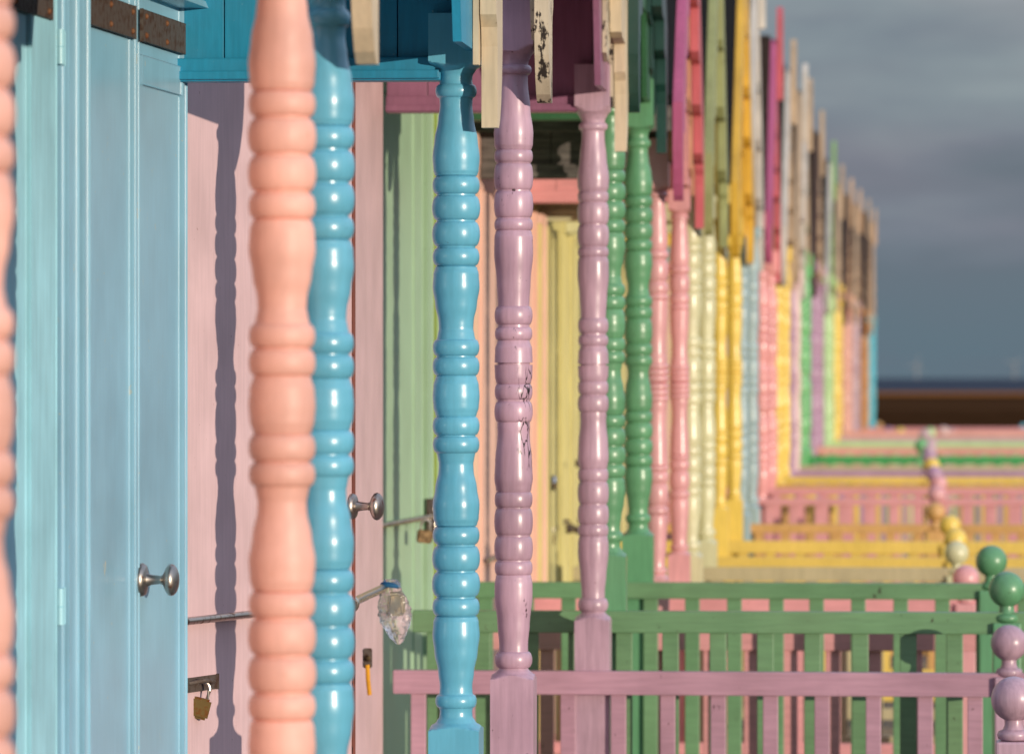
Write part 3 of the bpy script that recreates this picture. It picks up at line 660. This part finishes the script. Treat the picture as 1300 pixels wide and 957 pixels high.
tag(obj('strap', bm, plain('orange_webbing', (216, 150, 30), 0.7), smooth=True), 'short orange strap hanging from the latch plate on the lilac hut', 'strap')

# ------------------------------------------------------------------ padlocks, bag, chain, other door furniture
def padlock(c, wd, label, mat, yaw=0.0, tilt=0.0, open_=False):
    e = bpy.data.objects.new('padlock', None); C.objects.link(e); e.location = c; e.rotation_euler = (0, tilt, yaw)
    tag(e, label, 'padlock', 'padlocks on the hut doors')
    bm = bmesh.new(); wb(bm, Vector((0, 0, -wd*0.45)), wd, wd*0.42, wd*0.85, wd*0.09); obj('body', bm, mat, e, smooth=True, ang=40)
    bm = bmesh.new(); r = wd*0.3
    pts = [(-r, 0, -wd*0.05)] + [(-r*math.cos(t), 0, wd*0.32 + r*math.sin(t)) for t in [math.pi*i/10 for i in range(11)]] + [(r, 0, -wd*0.05)]
    tube(bm, pts, wd*0.085, 10); obj('shackle', bm, STEEL, e, smooth=True)
    return e
padlock(at(540, 672, 15.2), 0.050, 'dark padlock on the bar of the sage green door', BRASS, 0.3, 0.1)
padlock(at(608, 661, 16.8), 0.052, 'dark padlock on the peach door beside the blue post', BRASS, 0.5, -0.1)
padlock(at(697, 678, 19.7), 0.052, 'padlock on the chain across the primrose door', BRASS, 0.2, 0.15)
padlock(at(254, 884, 10.46), 0.055, 'brass padlock low down beside the free edge of the pale blue door', metal('dull_brass', (112, 92, 58), 0.45, 0.45), 0.1, 0.25)
# green door: frame, bar
P4, SX4, ln4, dv4, nv4 = wallframe(440, 14.1, 552, 15.9)
bm = bmesh.new()
wbox(bm, P4, 0.08, SX4(524)-0.001, -0.03, 0, -1.6, 0.89, 0.002); wbox(bm, P4, SX4(524), SX4(535), -0.03, 0.003, -1.6, 0.89, 0.002); wbox(bm, P4, SX4(537.5), SX4(545), -0.03, 0.012, -1.6, 0.89, 0.003); wbox(bm, P4, 0.08, ln4, -0.03, 0.0, 0.895, 1.7); wbox(bm, P4, 0.08, ln4+0.1, -0.06, -0.031, -1.6, 1.7)
gd = hang(obj('door', bm, green_wall), h4)
bm = bmesh.new(); wbox(bm, P4, SX4(547), SX4(553), -0.03, 0.016, -1.6, 0.89, 0.003); hang_world(obj('door_stile', bm, paint('lime_green_trim', (150, 170, 70), 0.4, 0.2)), gd)
bm = bmesh.new(); tube(bm, [P4(0.05, 0.02, -0.455), P4(SX4(541), 0.02, -0.459)], 0.0085); tube(bm, [P4(SX4(541), 0.0, -0.43), P4(SX4(541), 0.03, -0.43), P4(SX4(541), 0.035, -0.50), P4(SX4(541), 0.0, -0.50)], 0.006)
hang_world(obj('security_bar', bm, BAR, smooth=True), gd)
bm = bmesh.new(); wbox(bm, P4, SX4(537), SX4(547), 0.013, 0.022, -0.53, -0.40, 0.002); hang_world(obj('hasp', bm, RUSTY), gd)
# peach door furniture
P5, SX5, ln5, dv5, nv5 = wallframe(604, 16.6, 676, 19.1)
bm = bmesh.new(); wbox(bm, P5, 0, SX5(668), 0.0, 0.02, -1.6, 0.66, 0.003); wbox(bm, P5, SX5(671), SX5(675.5), 0.0, 0.03, -1.6, 0.66, 0.004); wbox(bm, P5, SX5(677), SX5(680.5), 0.0, 0.04, -1.6, 0.66, 0.004)
pd = hang(obj('door', bm, peach_wall), h5)
bm = bmesh.new(); tube(bm, [P5(0.05, 0.045, -0.64), P5(SX5(626), 0.045, -0.645)], 0.009); hang_world(obj('security_bar', bm, BAR, smooth=True), pd)
# primrose doors
P6, SX6, ln6, dv6, nv6 = wallframe(682, 19.0, 735, 21.6)
bm = bmesh.new()
for a, b, o in ((682, 689, 0.01), (689.6, 695, 0.02), (696, 703.5, 0.012), (704, 707, 0.03), (708, 713, 0.012), (714, 719, 0.012), (720, 726, 0.02), (727, 735, 0.012)):
    wbox(bm, P6, SX6(a), SX6(b), -0.02, o, -1.6, 0.62, 0.003)
cdoor = hang(obj('door', bm, cream_wall), h6)
hang_world(knob(None, at(683, 613, 19.5), (1, 0, 0.0), rose=0.030, mat=metal('chrome', (230, 225, 220), 0.12, 0.0)), cdoor)
n = 15
ch = bpy.data.objects.new('chain', None); C.objects.link(ch); ch.location = at(680, 677, 19.6)
tag(ch, 'rusty chain looped across the primrose door', 'chain')
for i in range(n):
    t = i/(n-1.0); p = at(680 + 54*t, 677 - 12*t + 8*math.sin(math.pi*t*2.5), 19.6 + 0.9*t) - ch.location
    r = 0.012; q = [p + Vector((0.017*math.cos(a), (r if i % 2 else 0.002)*math.sin(a), (0.002 if i % 2 else r)*math.sin(a))) for a in [2*math.pi*k/10 for k in range(11)]]
    bm = bmesh.new(); tube(bm, q, 0.0045, 8); obj('link', bm, RUSTY, ch, smooth=True)
bm = bmesh.new()
for px, py in ((731, 588), (734, 660), (720, 672)): lathe_axis(bm, at(px, py, 20.4), (1, -0.2, 0), [(0, 0.016), (0.01, 0.018), (0.03, 0.008), (0.045, 0.016), (0.055, 0.006)], 14)
hang_world(obj('bolt', bm, RUSTY), cdoor)

# plastic bag tied over the end of the locking bar
bagc = at(502, 776, 12.0)
m = bpy.data.materials.new('clear_plastic'); m.use_nodes = True; b = m.node_tree.nodes['Principled BSDF']
b.inputs['Base Color'].default_value = (0.95, 0.94, 0.92, 1); b.inputs['Roughness'].default_value = 0.08; b.inputs['Transmission Weight'].default_value = 0.88; b.inputs['IOR'].default_value = 1.3
nn = m.node_tree.nodes.new('ShaderNodeTexNoise'); nn.inputs['Scale'].default_value = 55; nn.inputs['Detail'].default_value = 5
tcc = m.node_tree.nodes.new('ShaderNodeTexCoord'); m.node_tree.links.new(tcc.outputs['Object'], nn.inputs['Vector'])
bpn = m.node_tree.nodes.new('ShaderNodeBump'); bpn.inputs['Strength'].default_value = 1.0; bpn.inputs['Distance'].default_value = 0.004
m.node_tree.links.new(nn.outputs[0], bpn.inputs['Height']); m.node_tree.links.new(bpn.outputs[0], b.inputs['Normal'])
bm = bmesh.new()
ks = [(0.082, 0.016), (0.070, 0.022), (0.055, 0.022), (0.03, 0.030), (0.0, 0.038), (-0.02, 0.043), (-0.035, 0.040), (-0.055, 0.026), (-0.072, 0.014), (-0.083, 0.005)]
rr_ = random.Random(3); rings_ = []
fine = []
for (za_, ra_), (zb2, rb2) in zip(ks, ks[1:]):
    for i in range(5): t = i/5.0; fine.append((za_+(zb2-za_)*t, ra_+(rb2-ra_)*t))
fine.append(ks[-1])
from mathutils import noise
for z, r in fine:
    ring = []
    for i in range(64):
        a = 2*math.pi*i/64
        v = Vector((math.cos(a)*r, math.sin(a)*r, z))
        q = 1 + 0.20*math.sin(2*a+z*45) + 0.30*(abs(noise.noise(v*55))-0.15) + 0.05*(abs(noise.noise(v*140))-0.1)
        sh = (0.082 - z)*0.12 - 0.012
        ring.append(bm.verts.new((sh + r*q*math.cos(a), 0.6*r*q*math.sin(a), z + 0.002*noise.noise(v*90+Vector((9, 0, 0))))))
    rings_.append(ring)
for a, b2 in zip(rings_, rings_[1:]):
    for i in range(64): bm.faces.new((a[i], a[(i+1) % 64], b2[(i+1) % 64], b2[i]))
bm.faces.new(rings_[0]); bm.faces.new(rings_[-1][::-1])
bag = obj('plastic_bag', bm, m, smooth=True, ang=12); bag.location = bagc
tag(bag, 'crumpled clear plastic bag wrapped over the end of the steel bar on the lilac hut', 'plastic bag')
bm = bmesh.new(); lathe_axis(bm, Vector((-0.014, 0, 0.062)), (0.12, 0, 1), [(0, 0.024), (0.004, 0.0255), (0.008, 0.024), (0.012, 0.018)], 20)
obj('blue_tie', bm, plain('blue_cord', (30, 90, 130), 0.6), bag)
bm = bmesh.new(); wb(bm, Vector((0.002, 0, 0.018)), 0.044, 0.022, 0.06, 0.008); bmesh.ops.subdivide_edges(bm, edges=list(bm.edges), cuts=1)
for v in bm.verts: v.co += Vector((rr_.uniform(-1, 1), rr_.uniform(-1, 1), rr_.uniform(-1, 1)))*0.003
obj('foil_lining', bm, metal('crumpled_foil', (225, 205, 160), 0.25, 0.3, (140, 100, 50)), bag)

# ------------------------------------------------------------------ offshore wind turbines
def turbine(px, label, Hm, rot):
    D = 22000.0
    e = bpy.data.objects.new('wind_turbine', None); C.objects.link(e); e.location = ((px-650)/F*D, D, -0.2)
    tag(e, label, 'wind turbine', 'wind turbines out at sea')
    mt = plain('turbine_grey', (140, 140, 140), 0.6, 0.01, 0.05, 0)
    bm = bmesh.new(); lathe_axis(bm, (0, 0, 0), (0, 0, 1), [(0, 5.5), (Hm, 3.0)], 16); obj('tower', bm, mt, e)
    bm = bmesh.new(); wb(bm, Vector((0, -3, Hm+2)), 6, 14, 6, 0.8); obj('nacelle', bm, mt, e)
    for k in range(3):
        a = rot + k*2*math.pi/3; bm = bmesh.new(); d = Vector((math.sin(a), 0, math.cos(a))); n_ = Vector((d.z, 0, -d.x)); o_ = Vector((0, -11, Hm+2)); vs = []
        for t, wd in ((0, 2.5), (9, 4.6), (48, 1.0)):
            for sx, sy in ((-1, -0.3), (1, -0.3), (1, 0.3), (-1, 0.3)): vs.append(bm.verts.new(o_ + d*t + n_*wd*sx*0.6 + Vector((0, wd*sy, 0))))
        for r0 in (0, 4):
            for i in range(4): bm.faces.new((vs[r0+i], vs[r0+(i+1) % 4], vs[r0+4+(i+1) % 4], vs[r0+4+i]))
        bm.faces.new(vs[0:4]); bm.faces.new(vs[8:12][::-1]); obj('blade', bm, mt, e)
turbine(1164, 'pale wind turbine on the horizon, just right of the row of huts', 62, 0.3)
turbine(1288, 'pale wind turbine on the horizon at the right edge', 68, 0.9)
